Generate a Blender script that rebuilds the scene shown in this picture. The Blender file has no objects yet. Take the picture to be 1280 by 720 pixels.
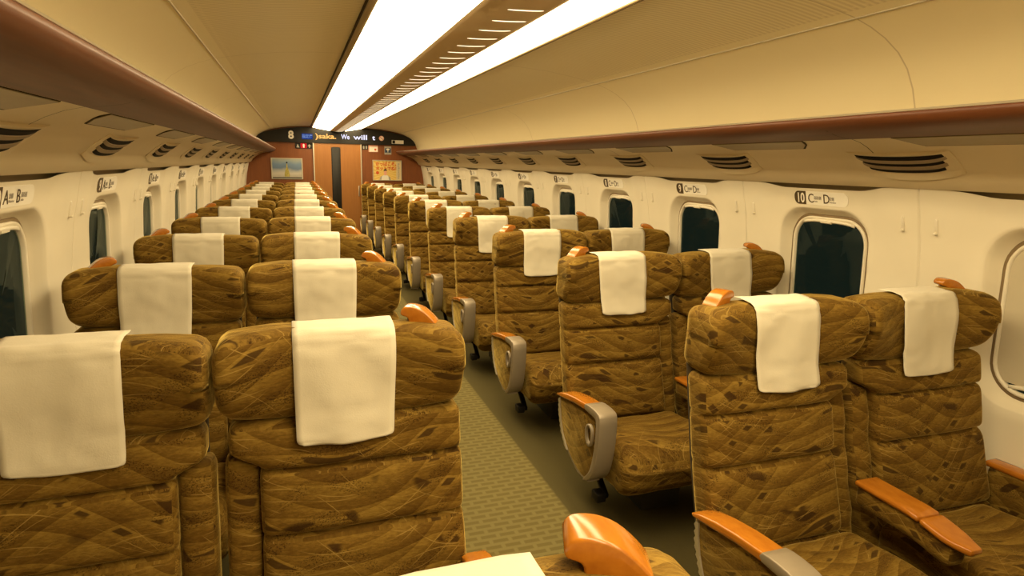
import bpy, bmesh, math, random
from mathutils import Vector, Matrix, noise
random.seed(7)
PI = math.pi
P = 1.16                      # seat pitch
scene = bpy.context.scene
COL = scene.collection

# ------------------------------------------------------------------ helpers
def clamp(v, a, b): return a if v < a else b if v > b else v
def sstep(a, b, v):
    t = clamp((v - a) / (b - a), 0, 1); return t * t * (3 - 2 * t)
def interp(tab, v):
    if v <= tab[0][0]: return tab[0][1]
    for (a, x), (b, y) in zip(tab, tab[1:]):
        if v <= b: return x + (y - x) * (v - a) / (b - a)
    return tab[-1][1]

def mesh_obj(name, verts, faces, mat=None, parent=None, smooth=True, normals=True):
    me = bpy.data.meshes.new(name)
    me.from_pydata([tuple(v) for v in verts], [], faces)
    if normals:
        bm = bmesh.new(); bm.from_mesh(me)
        bmesh.ops.remove_doubles(bm, verts=bm.verts, dist=1e-5)
        bmesh.ops.recalc_face_normals(bm, faces=bm.faces)
        bm.to_mesh(me); bm.free()
    for p in me.polygons: p.use_smooth = smooth
    o = bpy.data.objects.new(name, me); COL.objects.link(o)
    if mat: me.materials.append(mat)
    if parent: o.parent = parent
    return o

def bm_obj(name, bm, mat=None, parent=None, smooth=True, sharp=40):
    me = bpy.data.meshes.new(name)
    bmesh.ops.recalc_face_normals(bm, faces=bm.faces)
    bm.to_mesh(me); bm.free()
    for p in me.polygons: p.use_smooth = smooth
    if smooth and hasattr(me, 'set_sharp_from_angle'): me.set_sharp_from_angle(angle=math.radians(sharp))
    o = bpy.data.objects.new(name, me); COL.objects.link(o)
    if mat: me.materials.append(mat)
    if parent: o.parent = parent
    return o

def thing(name, label=None, cat=None, group=None, loc=(0, 0, 0), kind=None):
    o = bpy.data.objects.new(name, None); COL.objects.link(o)
    o.empty_display_size = .1
    o.location = loc
    return tag(o, label, cat, group, kind)
def tag(o, label=None, cat=None, group=None, kind=None):
    if label: o['label'] = label
    if cat: o['category'] = cat
    if group: o['group'] = group
    if kind: o['kind'] = kind
    return o

def rounded_box(c, h, r, n=8, deform=None):
    """closed rounded box: centre c, half sizes h, corner radius r, n cells per side -> verts, faces"""
    verts, faces, idx = [], [], {}
    r = min(r, min(h) * .999)
    def put(key, p):
        if key in idx: return idx[key]
        inner = [clamp(p[i], -(h[i] - r), h[i] - r) for i in range(3)]
        d = Vector((p[0] - inner[0], p[1] - inner[1], p[2] - inner[2]))
        if d.length > 1e-9: d = d.normalized() * r
        q = Vector(inner) + d + Vector(c)
        if deform: q = deform(q)
        idx[key] = len(verts); verts.append(q); return idx[key]
    ns = n if isinstance(n, (tuple, list)) else (n, n, n)
    def coord(i, N, H):
        # denser towards the ends so the rounding is smooth
        t = i / N * 2 - 1
        k = max(2, N // 4)
        if i <= k: return -H + r * (1 - math.cos(i / k * PI / 2) ** 1) * 1.0 if k else -H
        if i >= N - k: return H - r * (1 - math.cos((N - i) / k * PI / 2))
        return -(H - r) + 2 * (H - r) * (i - k) / (N - 2 * k)
    for ax in range(3):
        a, b = (ax + 1) % 3, (ax + 2) % 3
        for s in (0, 1):
            for i in range(ns[a]):
                for j in range(ns[b]):
                    q = []
                    for (di, dj) in ((0, 0), (1, 0), (1, 1), (0, 1)):
                        k = [0, 0, 0]; k[ax] = s * ns[ax]; k[a] = i + di; k[b] = j + dj
                        p = [coord(k[t], ns[t], h[t]) for t in range(3)]
                        q.append(put(tuple(k), p))
                    faces.append(q if s else q[::-1])
    return verts, faces

def rbox_obj(name, c, h, r, mat, parent=None, n=8, deform=None):
    v, f = rounded_box(c, h, r, n, deform)
    return mesh_obj(name, v, f, mat, parent)

def prism(poly, axis, a0, a1, bevel=0, segs=2):
    """extrude a 2D polygon along an axis; axis 'x': poly is (y,z); 'y': poly is (x,z); 'z': (x,y)"""
    bm = bmesh.new()
    def pt(u, v, a): return {'x': (a, u, v), 'y': (u, a, v), 'z': (u, v, a)}[axis]
    A = [bm.verts.new(pt(u, v, a0)) for u, v in poly]
    B = [bm.verts.new(pt(u, v, a1)) for u, v in poly]
    n = len(poly)
    ca = bm.faces.new(A); cb = bm.faces.new(B[::-1])
    for i in range(n): bm.faces.new((A[i], A[(i + 1) % n], B[(i + 1) % n], B[i]))
    bmesh.ops.recalc_face_normals(bm, faces=bm.faces)
    if bevel:
        es = [e for e in bm.edges if e in set(ca.edges) | set(cb.edges)]
        bmesh.ops.bevel(bm, geom=es, offset=bevel, segments=segs, profile=.5, affect='EDGES', clamp_overlap=True)
    return bm

def box_bm(boxes, bevel=0):
    bm = bmesh.new()
    for (x0, x1, y0, y1, z0, z1) in boxes:
        r = bmesh.ops.create_cube(bm, size=1)
        for v in r['verts']:
            v.co = Vector(((x0 + x1) / 2 + v.co.x * (x1 - x0), (y0 + y1) / 2 + v.co.y * (y1 - y0), (z0 + z1) / 2 + v.co.z * (z1 - z0)))
    if bevel: bmesh.ops.bevel(bm, geom=bm.edges[:], offset=bevel, segments=2, profile=.5, affect='EDGES', clamp_overlap=True)
    return bm

def smooth_poly(pts, sub=4):
    """closed Catmull-Rom through 2D pts"""
    out = []; n = len(pts)
    for i in range(n):
        p0, p1, p2, p3 = pts[i - 1], pts[i], pts[(i + 1) % n], pts[(i + 2) % n]
        for k in range(sub):
            t = k / sub
            out.append(tuple(.5 * ((2 * b) + (-a + c) * t + (2 * a - 5 * b + 4 * c - d) * t * t + (-a + 3 * b - 3 * c + d) * t ** 3)
                             for a, b, c, d in zip(p0, p1, p2, p3)))
    return out

def rrect(hw, hh, r, n=8):
    out = []
    for cx, cy, a0 in ((hw - r, hh - r, 0), (-hw + r, hh - r, 90), (-hw + r, -hh + r, 180), (hw - r, -hh + r, 270)):
        for k in range(n + 1):
            a = math.radians(a0 + 90 * k / n); out.append((cx + r * math.cos(a), cy + r * math.sin(a)))
    return out

def strip(profile, y0, y1, closed=False, ny=1):
    """sweep an (x,z) profile along Y"""
    v, f = [], []
    n = len(profile)
    for j in range(ny + 1):
        y = y0 + (y1 - y0) * j / ny
        v += [(x, y, z) for x, z in profile]
    m = n if closed else n - 1
    for j in range(ny):
        for i in range(m):
            a = j * n + i; b = j * n + (i + 1) % n
            f.append((a, b, b + n, a + n))
    if closed:
        f.append(tuple(range(n))); f.append(tuple(range(ny * n, ny * n + n))[::-1])
    return v, f

_dg = None
def text_mesh(body, size, ext=.0008, xs=1.0, align='LEFT', bold=0):
    cu = bpy.data.curves.new('lettering', 'FONT')
    cu.body = body; cu.size = size; cu.extrude = ext; cu.align_x = align; cu.resolution_u = 3; cu.offset = bold
    t = bpy.data.objects.new('lettering', cu); COL.objects.link(t)
    dg = bpy.context.evaluated_depsgraph_get(); dg.update()
    me = bpy.data.meshes.new_from_object(t.evaluated_get(dg))
    bpy.data.objects.remove(t)
    for v in me.vertices: v.co.x *= xs
    return me

def put_mesh(name, me, mat, parent, M):
    me.transform(M); me.materials.clear(); me.materials.append(mat)
    o = bpy.data.objects.new(name, me); COL.objects.link(o)
    if parent: o.parent = parent
    return o

# ------------------------------------------------------------------ materials
class NT:
    def __init__(s, name):
        s.m = bpy.data.materials.new(name); s.m.use_nodes = True
        s.t = s.m.node_tree; s.t.nodes.clear()
        s.out = s.t.nodes.new('ShaderNodeOutputMaterial')
    def n(s, ty, **kw):
        x = s.t.nodes.new(ty)
        for k, v in kw.items():
            if k == 'ins':
                for a, b in v.items():
                    if isinstance(b, bpy.types.NodeSocket): s.t.links.new(b, x.inputs[a])
                    else: x.inputs[a].default_value = b
            else: setattr(x, k, v)
        return x
    def math(s, op, a, b=None, c=None, clampit=False):
        x = s.n('ShaderNodeMath', operation=op); x.use_clamp = clampit
        for i, v in enumerate((a, b, c)):
            if v is None: continue
            if isinstance(v, bpy.types.NodeSocket): s.t.links.new(v, x.inputs[i])
            else: x.inputs[i].default_value = v
        return x.outputs[0]
    def ramp(s, fac, stops, interp='LINEAR'):
        x = s.n('ShaderNodeValToRGB'); x.color_ramp.interpolation = interp
        while len(x.color_ramp.elements) < len(stops): x.color_ramp.elements.new(.5)
        for e, (p, c) in zip(x.color_ramp.elements, stops): e.position = p; e.color = (*c, 1)
        s.t.links.new(fac, x.inputs[0]); return x.outputs[0]
    def mix(s, fac, a, b, blend='MIX'):
        x = s.n('ShaderNodeMix', data_type='RGBA', blend_type=blend)
        for i, v in ((0, fac), (6, a), (7, b)):
            if isinstance(v, bpy.types.NodeSocket): s.t.links.new(v, x.inputs[i])
            else: x.inputs[i].default_value = v if i == 0 else (*v, 1)
        return x.outputs[2]
    def smooth(s, v, a, b):
        x = s.n('ShaderNodeMapRange', interpolation_type='SMOOTHSTEP', ins={0: v, 1: a, 2: b}); return x.outputs[0]
    def principled(s, **kw):
        p = s.n('ShaderNodeBsdfPrincipled')
        for k, v in kw.items():
            k = k.replace('_', ' ')
            if isinstance(v, bpy.types.NodeSocket): s.t.links.new(v, p.inputs[k])
            else: p.inputs[k].default_value = (*v, 1) if isinstance(v, tuple) and len(v) == 3 else v
        s.t.links.new(p.outputs[0], s.out.inputs[0]); return p
    def bump(s, h, st, dist=.01):
        return s.n('ShaderNodeBump', ins={'Height': h, 'Strength': st, 'Distance': dist}).outputs[0]
    def objco(s): return s.n('ShaderNodeTexCoord').outputs['Object']
    def noise(s, vec, scale, detail=3, rough=.5):
        return s.n('ShaderNodeTexNoise', ins={'Vector': vec, 'Scale': scale, 'Detail': detail, 'Roughness': rough}).outputs[0]

def simple(name, col, rough=.5, spec=.5, metal=0, var=.06, scale=12):
    m = NT(name); co = m.objco(); nz = m.noise(co, scale)
    d = tuple(c * (1 - var * 2) for c in col); u = tuple(min(1, c * (1 + var)) for c in col)
    c = m.ramp(nz, [(.25, d), (.75, u)])
    m.principled(Base_Color=c, Roughness=rough, Metallic=metal, Specular_IOR_Level=spec)
    return m.m

def emit(name, col, st):
    m = NT(name); e = m.n('ShaderNodeEmission', ins={'Color': (*col, 1), 'Strength': st})
    m.t.links.new(e.outputs[0], m.out.inputs[0]); return m.m

def fabric(name):
    m = NT(name)
    co = m.objco()
    rnd = m.n('ShaderNodeObjectInfo').outputs['Random']
    sp = m.n('ShaderNodeSeparateXYZ', ins={0: co}).outputs
    nr = m.n('ShaderNodeSeparateXYZ', ins={0: m.n('ShaderNodeTexCoord').outputs['Normal']}).outputs
    sx = m.math('GREATER_THAN', m.math('ABSOLUTE', nr[0]), .72); sz = m.math('GREATER_THAN', m.math('ABSOLUTE', nr[2]), .72)
    u0 = m.math('ADD', m.math('ADD', sp[0], m.math('MULTIPLY', sp[1], sx)), m.math('MULTIPLY', rnd, 9.0))
    v0 = m.math('ADD', m.math('SUBTRACT', sp[2], m.math('MULTIPLY', sp[1], sz)), m.math('MULTIPLY', rnd, 5.3))
    comb = m.n('ShaderNodeCombineXYZ', ins={0: u0, 1: v0}).outputs[0]
    # slight irregularity of the weave drawing
    nz = m.n('ShaderNodeTexNoise', ins={'Vector': comb, 'Scale': 2.2, 'Detail': 1}).outputs[1]
    w = m.n('ShaderNodeVectorMath', operation='MULTIPLY_ADD', ins={0: nz, 1: (.12, .07, 0), 2: comb}).outputs[0]
    s2 = m.n('ShaderNodeSeparateXYZ', ins={0: w}).outputs
    u, v = s2[0], s2[1]
    def arcs(amp, freq, slope, space, ph):
        # family of long smooth leaf-like arcs
        par = m.math('MULTIPLY', m.math('SINE', m.math('MULTIPLY_ADD', u, freq, ph)), amp)
        h = m.math('ADD', m.math('ADD', v, par), m.math('MULTIPLY', u, slope))
        return m.math('FRACT', m.math('DIVIDE', h, space))
    A = arcs(.055, 8.5, .20, .074, 0)
    B = arcs(.060, 8.0, -.34, .088, 2.1)
    C = arcs(-.050, 12.0, .62, .115, 4.0)
    D = arcs(.040, 14.0, -.12, .097, 1.0)
    def line(F, wd): return m.math('SUBTRACT', 1, m.smooth(m.math('ABSOLUTE', m.math('SUBTRACT', F, .5)), wd * .3, wd), clampit=True)
    brk = m.noise(comb, 9, 2)
    l = m.math('MAXIMUM', m.math('MAXIMUM', line(A, .022), line(B, .020)), m.math('MAXIMUM', line(C, .015), m.math('MULTIPLY', line(D, .014), .7)))
    l = m.math('MULTIPLY', l, m.smooth(brk, .42, .66))
    band = m.math('ADD', m.math('MULTIPLY', A, .55), m.math('MULTIPLY', B, .45))
    hatch = m.noise(m.n('ShaderNodeVectorMath', operation='MULTIPLY', ins={0: comb, 1: (18, 60, 1)}).outputs[0], 3.0, 4, .7)
    big = m.noise(comb, 5, 2)
    tone = m.math('ADD', m.math('MULTIPLY', band, .36), m.math('ADD', m.math('MULTIPLY', hatch, .55), m.math('MULTIPLY', big, .30)))
    base = m.ramp(tone, [(.32, FAB[0]), (.56, FAB[1]), (.82, FAB[2])])
    # dark leaf-shaped diamonds where bands of two families cross
    def win(F, a, b): return m.math('MULTIPLY', m.smooth(F, a, a + .05), m.math('SUBTRACT', 1, m.smooth(F, b - .05, b)))
    dia = m.math('MULTIPLY', m.math('MULTIPLY', win(A, .60, .93), win(B, .60, .93)), m.smooth(m.noise(comb, 7.5, 1), .51, .54))
    dia2 = m.math('MULTIPLY', m.math('MULTIPLY', win(C, .52, .9), win(D, .52, .95)), m.smooth(m.noise(comb, 5.1, 1), .55, .6))
    dd = m.math('MULTIPLY', m.math('MAXIMUM', dia, dia2), .8)
    spk = m.math('MULTIPLY', m.smooth(m.noise(m.n('ShaderNodeVectorMath', operation='MULTIPLY', ins={0: comb, 1: (170, 260, 1)}).outputs[0], 1.0, 2, .8), .50, .60), m.math('MULTIPLY', win(D, .35, .85), m.smooth(m.noise(comb, 6.0, 2), .42, .55)))
    base = m.mix(m.math('MULTIPLY', spk, .75), base, FAB[3])
    c = m.mix(dd, base, FAB[3])
    c = m.mix(m.math('MULTIPLY', l, .55), c, FAB[4])
    fine = m.noise(comb, 420, 2)
    folds = m.noise(m.n('ShaderNodeVectorMath', operation='MULTIPLY', ins={0: comb, 1: (1, 2.4, 1)}).outputs[0], 9, 2)
    hgt = m.math('ADD', m.math('MULTIPLY', fine, .04), m.math('ADD', m.math('MULTIPLY', folds, 1.1), m.math('MULTIPLY', hatch, .12)))
    m.principled(Base_Color=c, Roughness=.85, Specular_IOR_Level=.15, Sheen_Weight=.7, Sheen_Roughness=.3, Sheen_Tint=(1.0, .72, .20),
                 Normal=m.bump(hgt, .55, .012))
    return m.m
FAB = [(.062, .028, .0025), (.135, .072, .009), (.27, .165, .028), (.030, .011, .0015), (.42, .28, .07)]

def cloth(name, col):
    m = NT(name); co = m.objco()
    nz = m.noise(co, 260, 2); f = m.noise(co, 6, 2)
    c = m.ramp(f, [(.2, tuple(x * .94 for x in col)), (.8, col)])
    m.principled(Base_Color=c, Roughness=.9, Specular_IOR_Level=.1, Sheen_Weight=.15,
                 Normal=m.bump(m.math('ADD', m.math('MULTIPLY', nz, .05), f), .35, .02))
    return m.m

def wood(name, a, b, rough=.28, scale=(3, 3, 3), streak=9, coat=.4, axis='Y'):
    m = NT(name); co = m.objco()
    v = m.n('ShaderNodeVectorMath', operation='MULTIPLY', ins={0: co, 1: scale}).outputs[0]
    nz = m.noise(v, streak, 5, .65)
    nz2 = m.noise(v, streak * .25, 2)
    t = m.math('ADD', m.math('MULTIPLY', nz, .65), m.math('MULTIPLY', nz2, .35))
    c = m.ramp(t, [(.3, a), (.7, b)])
    m.principled(Base_Color=c, Roughness=rough, Coat_Weight=coat, Coat_Roughness=.15, Specular_IOR_Level=.4)
    return m.m

M = {}
M['fabric'] = fabric('moquette')
M['cloth'] = cloth('antimacassar', (.70, .64, .50))
M['wood'] = wood('amber wood', (.36, .115, .010), (.50, .185, .017), rough=.2, scale=(6, 2, 6))
M['rackwood'] = wood('rack wood', (.10, .028, .007), (.155, .047, .012), rough=.52, scale=(8, .35, 8), streak=6, coat=.06)
M['endwood'] = wood('end wall wood', (.19, .055, .012), (.26, .08, .018), rough=.45, scale=(5, 1, .5), streak=7, coat=.15)
M['doorwood'] = wood('door wood', (.30, .115, .022), (.37, .15, .03), rough=.4, scale=(6, 1, .4), streak=7, coat=.15)
M['wall'] = simple('wall cream', (.82, .745, .58), .42, .35, var=.015, scale=4)
M['shelf'] = simple('rack underside cream', (.74, .62, .40), .42, .3, var=.015, scale=4)
M['trim'] = simple('cream trim', (.82, .75, .60), .3, .5, var=.01)
M['metalcap'] = simple('taupe metal', (.30, .245, .175), .36, .5, metal=.2, var=.02)
M['dark'] = simple('dark plastic', (.012, .010, .008), .5, .3)
M['pedestal'] = simple('pedestal grey', (.06, .055, .04), .5, .4)
M['shell'] = simple('seat shell', (.06, .045, .028), .55, .3)
M['alu'] = simple('light metal edge', (.62, .56, .44), .3, .5, metal=.6, var=.01)
M['vent'] = simple('vent dark', (.010, .007, .004), .7, .1)
M['slat'] = simple('vent slat', (.32, .24, .14), .5, .3)
M['shelfpanel'] = simple('shelf panel', (.30, .225, .095), .35, .4, var=.03)
M['duct'] = simple('duct tan', (.62, .47, .29), .5, .3, var=.01)
M['rail'] = simple('lamp rail tan', (.36, .27, .15), .45, .3, var=.01)
M['channel'] = simple('window channel brown', (.24, .17, .09), .45, .3, var=.02)
M['gap'] = simple('shadow gap', (.05, .035, .015), .7, .1)
M['badge'] = simple('badge brown', (.085, .055, .02), .5, .3)
M['plate'] = simple('plate cream', (.93, .88, .76), .45, .3, var=.01)
M['black'] = simple('black panel', (.010, .008, .005), .42, .35)
M['blind'] = cloth('blind fabric', (.56, .49, .35))
M['lamp'] = emit('lamp diffuser', (1.0, .78, .43), 12.0)
M['slot'] = emit('lit slot', (1.0, .80, .48), 2.2)
M['ledo'] = emit('led orange', (1.0, .48, .12), 1.5)
M['ledw'] = emit('led white', (.82, .80, 1.0), 1.2)
M['ledred'] = emit('led red', (.9, .03, .03), .7)
M['blue'] = emit('blue display', (.01, .035, .22), .9)
M['bluew'] = emit('blue display letters', (.22, .32, .62), .8)
M['white'] = simple('white print', (.85, .80, .70), .5, .3, var=.01)
M['grey'] = simple('grey print', (.42, .38, .32), .5, .3, var=.01)
M['pinkp'] = simple('pink print', (.85, .42, .30), .5, .3, var=.01)
M['redp'] = simple('red print', (.62, .09, .02), .5, .3, var=.02)
M['navy'] = simple('navy print', (.05, .07, .12), .5, .3, var=.01)

def ceiling_mat():
    m = NT('ceiling cream'); co = m.objco(); sp = m.n('ShaderNodeSeparateXYZ', ins={0: co}).outputs
    ax = m.math('ABSOLUTE', sp[0])
    inside = m.math('SUBTRACT', 1, m.smooth(ax, 1.215, 1.22))
    ribs = m.math('SINE', m.math('MULTIPLY', sp[1], 2 * PI / .030))
    ribs = m.math('MULTIPLY', ribs, inside)
    seam = m.math('ABSOLUTE', m.math('SUBTRACT', m.math('FRACT', m.math('DIVIDE', m.math('SUBTRACT', sp[1], 2.085 - 1.16), 2.32)), .5))
    sl = m.math('SUBTRACT', 1, m.smooth(seam, .0008, .0022))
    dots = m.math('MULTIPLY', m.math('GREATER_THAN', m.math('SINE', m.math('MULTIPLY', sp[1], 2 * PI / .05)), .2),
                  m.math('MULTIPLY', m.math('GREATER_THAN', ax, 1.185), m.math('LESS_THAN', ax, 1.20)))
    base = m.ramp(m.noise(co, 3), [(.2, (.86, .77, .52)), (.8, (.88, .79, .54))])
    c = m.mix(m.math('MULTIPLY', sl, .5), base, (.35, .25, .12))
    c = m.mix(m.math('MULTIPLY', m.math('ADD', m.math('MULTIPLY', ribs, .5), .5), m.math('MULTIPLY', inside, .34)), c, (.40, .30, .15))
    c = m.mix(m.math('MULTIPLY', dots, .35), c, (.95, .85, .6))
    m.principled(Base_Color=c, Roughness=.42, Specular_IOR_Level=.35)
    return m.m
M['ceiling'] = ceiling_mat()

def carpet_mat():
    m = NT('carpet'); co = m.objco(); sp = m.n('ShaderNodeSeparateXYZ', ins={0: co}).outputs
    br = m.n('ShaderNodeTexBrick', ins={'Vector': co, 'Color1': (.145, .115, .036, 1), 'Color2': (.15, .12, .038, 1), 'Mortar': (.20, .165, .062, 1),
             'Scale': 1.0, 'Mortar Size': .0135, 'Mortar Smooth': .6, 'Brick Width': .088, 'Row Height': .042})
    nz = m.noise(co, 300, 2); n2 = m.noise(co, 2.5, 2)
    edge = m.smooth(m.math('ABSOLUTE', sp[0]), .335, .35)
    c = m.mix(edge, br.outputs[0], (.095, .077, .028))  # plain border, its colour darkened to suggest the shade under the seats
    c = m.mix(m.math('MULTIPLY', nz, .5), c, m.mix(1.0, c, (.55, .5, .45), 'MULTIPLY'))
    c = m.mix(m.math('MULTIPLY', n2, .25), c, (.11, .10, .05))
    m.principled(Base_Color=c, Roughness=.95, Specular_IOR_Level=.1, Normal=m.bump(nz, .3, .004))
    return m.m
M['carpet'] = carpet_mat()

def glass_mat():
    m = NT('window glass')
    fc = m.n('ShaderNodeLayerWeight', ins={'Blend': .5}).outputs['Facing']
    fr = m.math('MULTIPLY_ADD', m.math('POWER', fc, 5.0), .85, .045)
    tr = m.n('ShaderNodeBsdfTransparent', ins={'Color': (.45, .55, .50, 1)}).outputs[0]
    gl = m.n('ShaderNodeBsdfGlossy', ins={'Color': (.75, .85, .8, 1), 'Roughness': .04}).outputs[0]
    mx = m.n('ShaderNodeMixShader', ins={0: m.math('MULTIPLY', fr, .6, clampit=True), 1: tr, 2: gl}).outputs[0]
    m.t.links.new(mx, m.out.inputs[0]); return m.m
M['glass'] = glass_mat()

def picture_mat():   # the printed seascape of the framed picture: blue sky, pale glow low down
    m = NT('framed print'); co = m.objco(); sp = m.n('ShaderNodeSeparateXYZ', ins={0: co}).outputs
    z = m.math('DIVIDE', m.math('SUBTRACT', sp[2], 1.28), .37)
    nz = m.noise(co, 5, 2)
    t = m.math('ADD', z, m.math('MULTIPLY', m.math('SUBTRACT', nz, .5), .3))
    c = m.ramp(t, [(.0, (.46, .42, .34)), (.22, (.58, .54, .46)), (.36, (.40, .41, .40)), (.5, (.15, .22, .33)), (.72, (.18, .28, .42)), (1, (.42, .46, .42))])
    m.principled(Base_Color=c, Roughness=.3); return m.m
M['picture'] = picture_mat()
def poster_mat():
    m = NT('yellow poster'); co = m.objco(); sp = m.n('ShaderNodeSeparateXYZ', ins={0: co}).outputs
    dx = m.math('SUBTRACT', sp[0], .97); dz = m.math('SUBTRACT', sp[2], 1.38)
    a = m.math('ARCTAN2', dz, dx)
    rays = m.math('GREATER_THAN', m.math('SINE', m.math('MULTIPLY', a, 24)), 0)
    c = m.mix(rays, (.78, .50, .10), (.85, .62, .20))
    right = m.math('GREATER_THAN', sp[0], 1.195)
    c = m.mix(right, c, (.75, .62, .36))
    m.principled(Base_Color=c, Roughness=.4); return m.m
M['poster'] = poster_mat()
M['bottle'] = simple('golden green', (.50, .42, .10), .4, .4, var=.25, scale=30)

# ------------------------------------------------------------------ room shell
Y0, YE = -1.55, 13.87
def row_y(r): return 1.795 + (11 - r) * P        # backrest-top position of a row
def bay_y(r): return 2.65 + (10 - r) * P         # window centre of a row
WALL = [(0, 1.70), (.1, 1.72), (.3, 1.765), (.6, 1.80), (.9, 1.805), (1.15, 1.795), (1.35, 1.768), (1.5, 1.735), (1.57, 1.718), (1.62, 1.705)]
ZT = 1.575
ZC = 1.085
def wall_x(dy, z):
    x = interp(WALL, z)
    b = (1 - sstep(.30, .43, abs(dy))) * sstep(1.05, 1.5, z) * .022
    g = .012 if abs(dy) > .5785 else 0
    return x + b + g

def dip(y, z):
    if z <= 1.45: return z
    zt = ZT - .003 - .024 * (1 - sstep(.24, .44, abs(y)))
    return 1.45 + (z - 1.45) * (zt - 1.45) / (ZT - 1.45)
def bay_mesh():
    base = []
    N = 120
    hy, hz = P / 2, ZT / 2
    angs = sorted(set([round(2 * PI * k / N, 6) for k in range(N)] +
                      [round(math.atan2(sz, sy) % (2 * PI), 6) for sy, sz in ((hy, ZT - ZC), (-hy, ZT - ZC), (-hy, -ZC), (hy, -ZC))]))
    def ray_rrect(a, hw, hh, r):
        c, s = math.cos(a), math.sin(a)
        lo, hi = 0, 2
        for _ in range(40):
            t = (lo + hi) / 2; x, y = abs(c * t), abs(s * t)
            qx, qy = x - (hw - r), y - (hh - r)
            d = (math.hypot(max(qx, 0), max(qy, 0)) + min(max(qx, qy), 0)) - r
            if d > 0: hi = t
            else: lo = t
        return c * t, s * t
    def ray_rect(a):
        c, s = math.cos(a), math.sin(a); ts = []
        if abs(c) > 1e-9: ts.append(hy / abs(c))
        if s > 1e-9: ts.append((ZT - ZC) / s)
        if s < -1e-9: ts.append(ZC / -s)
        t = min(ts); return c * t, s * t
    rings = []
    inner = dict(hw=.252, hh=.318, r=.135); outer = dict(hw=.305, hh=.362, r=.165)
    D = .058
    for t, d in ((0, D), (.12, D), (.22, D * .93), (.45, D * .6), (.7, D * .28), (.88, D * .07), (1, 0)):
        ring = []
        for a in angs:
            p = ray_rrect(a, *[inner[k] + (outer[k] - inner[k]) * t for k in ('hw', 'hh', 'r')])
            ring.append((wall_x(p[0], ZC + p[1]) + d, p[0], ZC + p[1]))
        rings.append(ring)
    for t in (.06, .14, .24, .34, .45, .56, .68, .8, .9, .97, .99, 1):
        ring = []
        for a in angs:
            p = ray_rrect(a, **outer); q = ray_rect(a)
            y = p[0] + (q[0] - p[0]) * t; z = p[1] + (q[1] - p[1]) * t
            if t == .99: y = max(-hy + .004, min(hy - .004, q[0])); z = q[1]
            if t == .97: y = max(-hy + .010, min(hy - .010, p[0] + (q[0] - p[0]) * .985)); z = p[1] + (q[1] - p[1]) * .985
            zz = dip(y, ZC + z)
            ring.append((wall_x(y, zz), y, zz))
        rings.append(ring)
    v = [p for r in rings for p in r]; n = len(angs); f = []
    for j in range(len(rings) - 1):
        for i in range(n):
            a, b = j * n + i, j * n + (i + 1) % n
            f.append((a, b, b + n, a + n))
    return v, f
bv, bf = bay_mesh()
def plain_bay():
    v, f = [], []
    ys = [-.58, -.578, -.572, -.43, -.38, -.34, -.30, 0, .30, .34, .38, .43, .572, .578, .58]; zs = [ZT * k / 24 for k in range(25)]
    for y in ys:
        for z in zs: v.append((wall_x(y, z), y, z))
    m = len(zs)
    for i in range(len(ys) - 1):
        for j in range(m - 1): f.append((i * m + j, i * m + j + 1, (i + 1) * m + j + 1, (i + 1) * m + j))
    return v, f
pv, pf = plain_bay()
for s, nm in ((-1, 'wall_left'), (1, 'wall_right')):
    V, F = [], []
    for r in range(0, 15):
        vv, ff = (bv, bf) if 1 <= r <= 12 else (pv, pf)
        off = len(V); yc = bay_y(r)
        V += [(s * x, y + yc, z) for x, y, z in vv]; F += [tuple(i + off for i in q) for q in ff]
    V = [(x, min(y, YE + .01), z) for x, y, z in V]
    o = mesh_obj(nm, V, F, M['wall'], smooth=True); tag(o, kind='structure')

for s in (-1, 1):
    v, f = strip([(s * 1.775, 1.50), (s * 1.775, 1.60), (s * 1.785, 1.60), (s * 1.785, 1.50)], Y0, YE, closed=True)
    o = mesh_obj('trim_%d' % (6 if s > 0 else 5), v, f, M['rail'], smooth=False); tag(o, kind='structure')  # brown strip standing in for the shaded gap above the window panels
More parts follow.
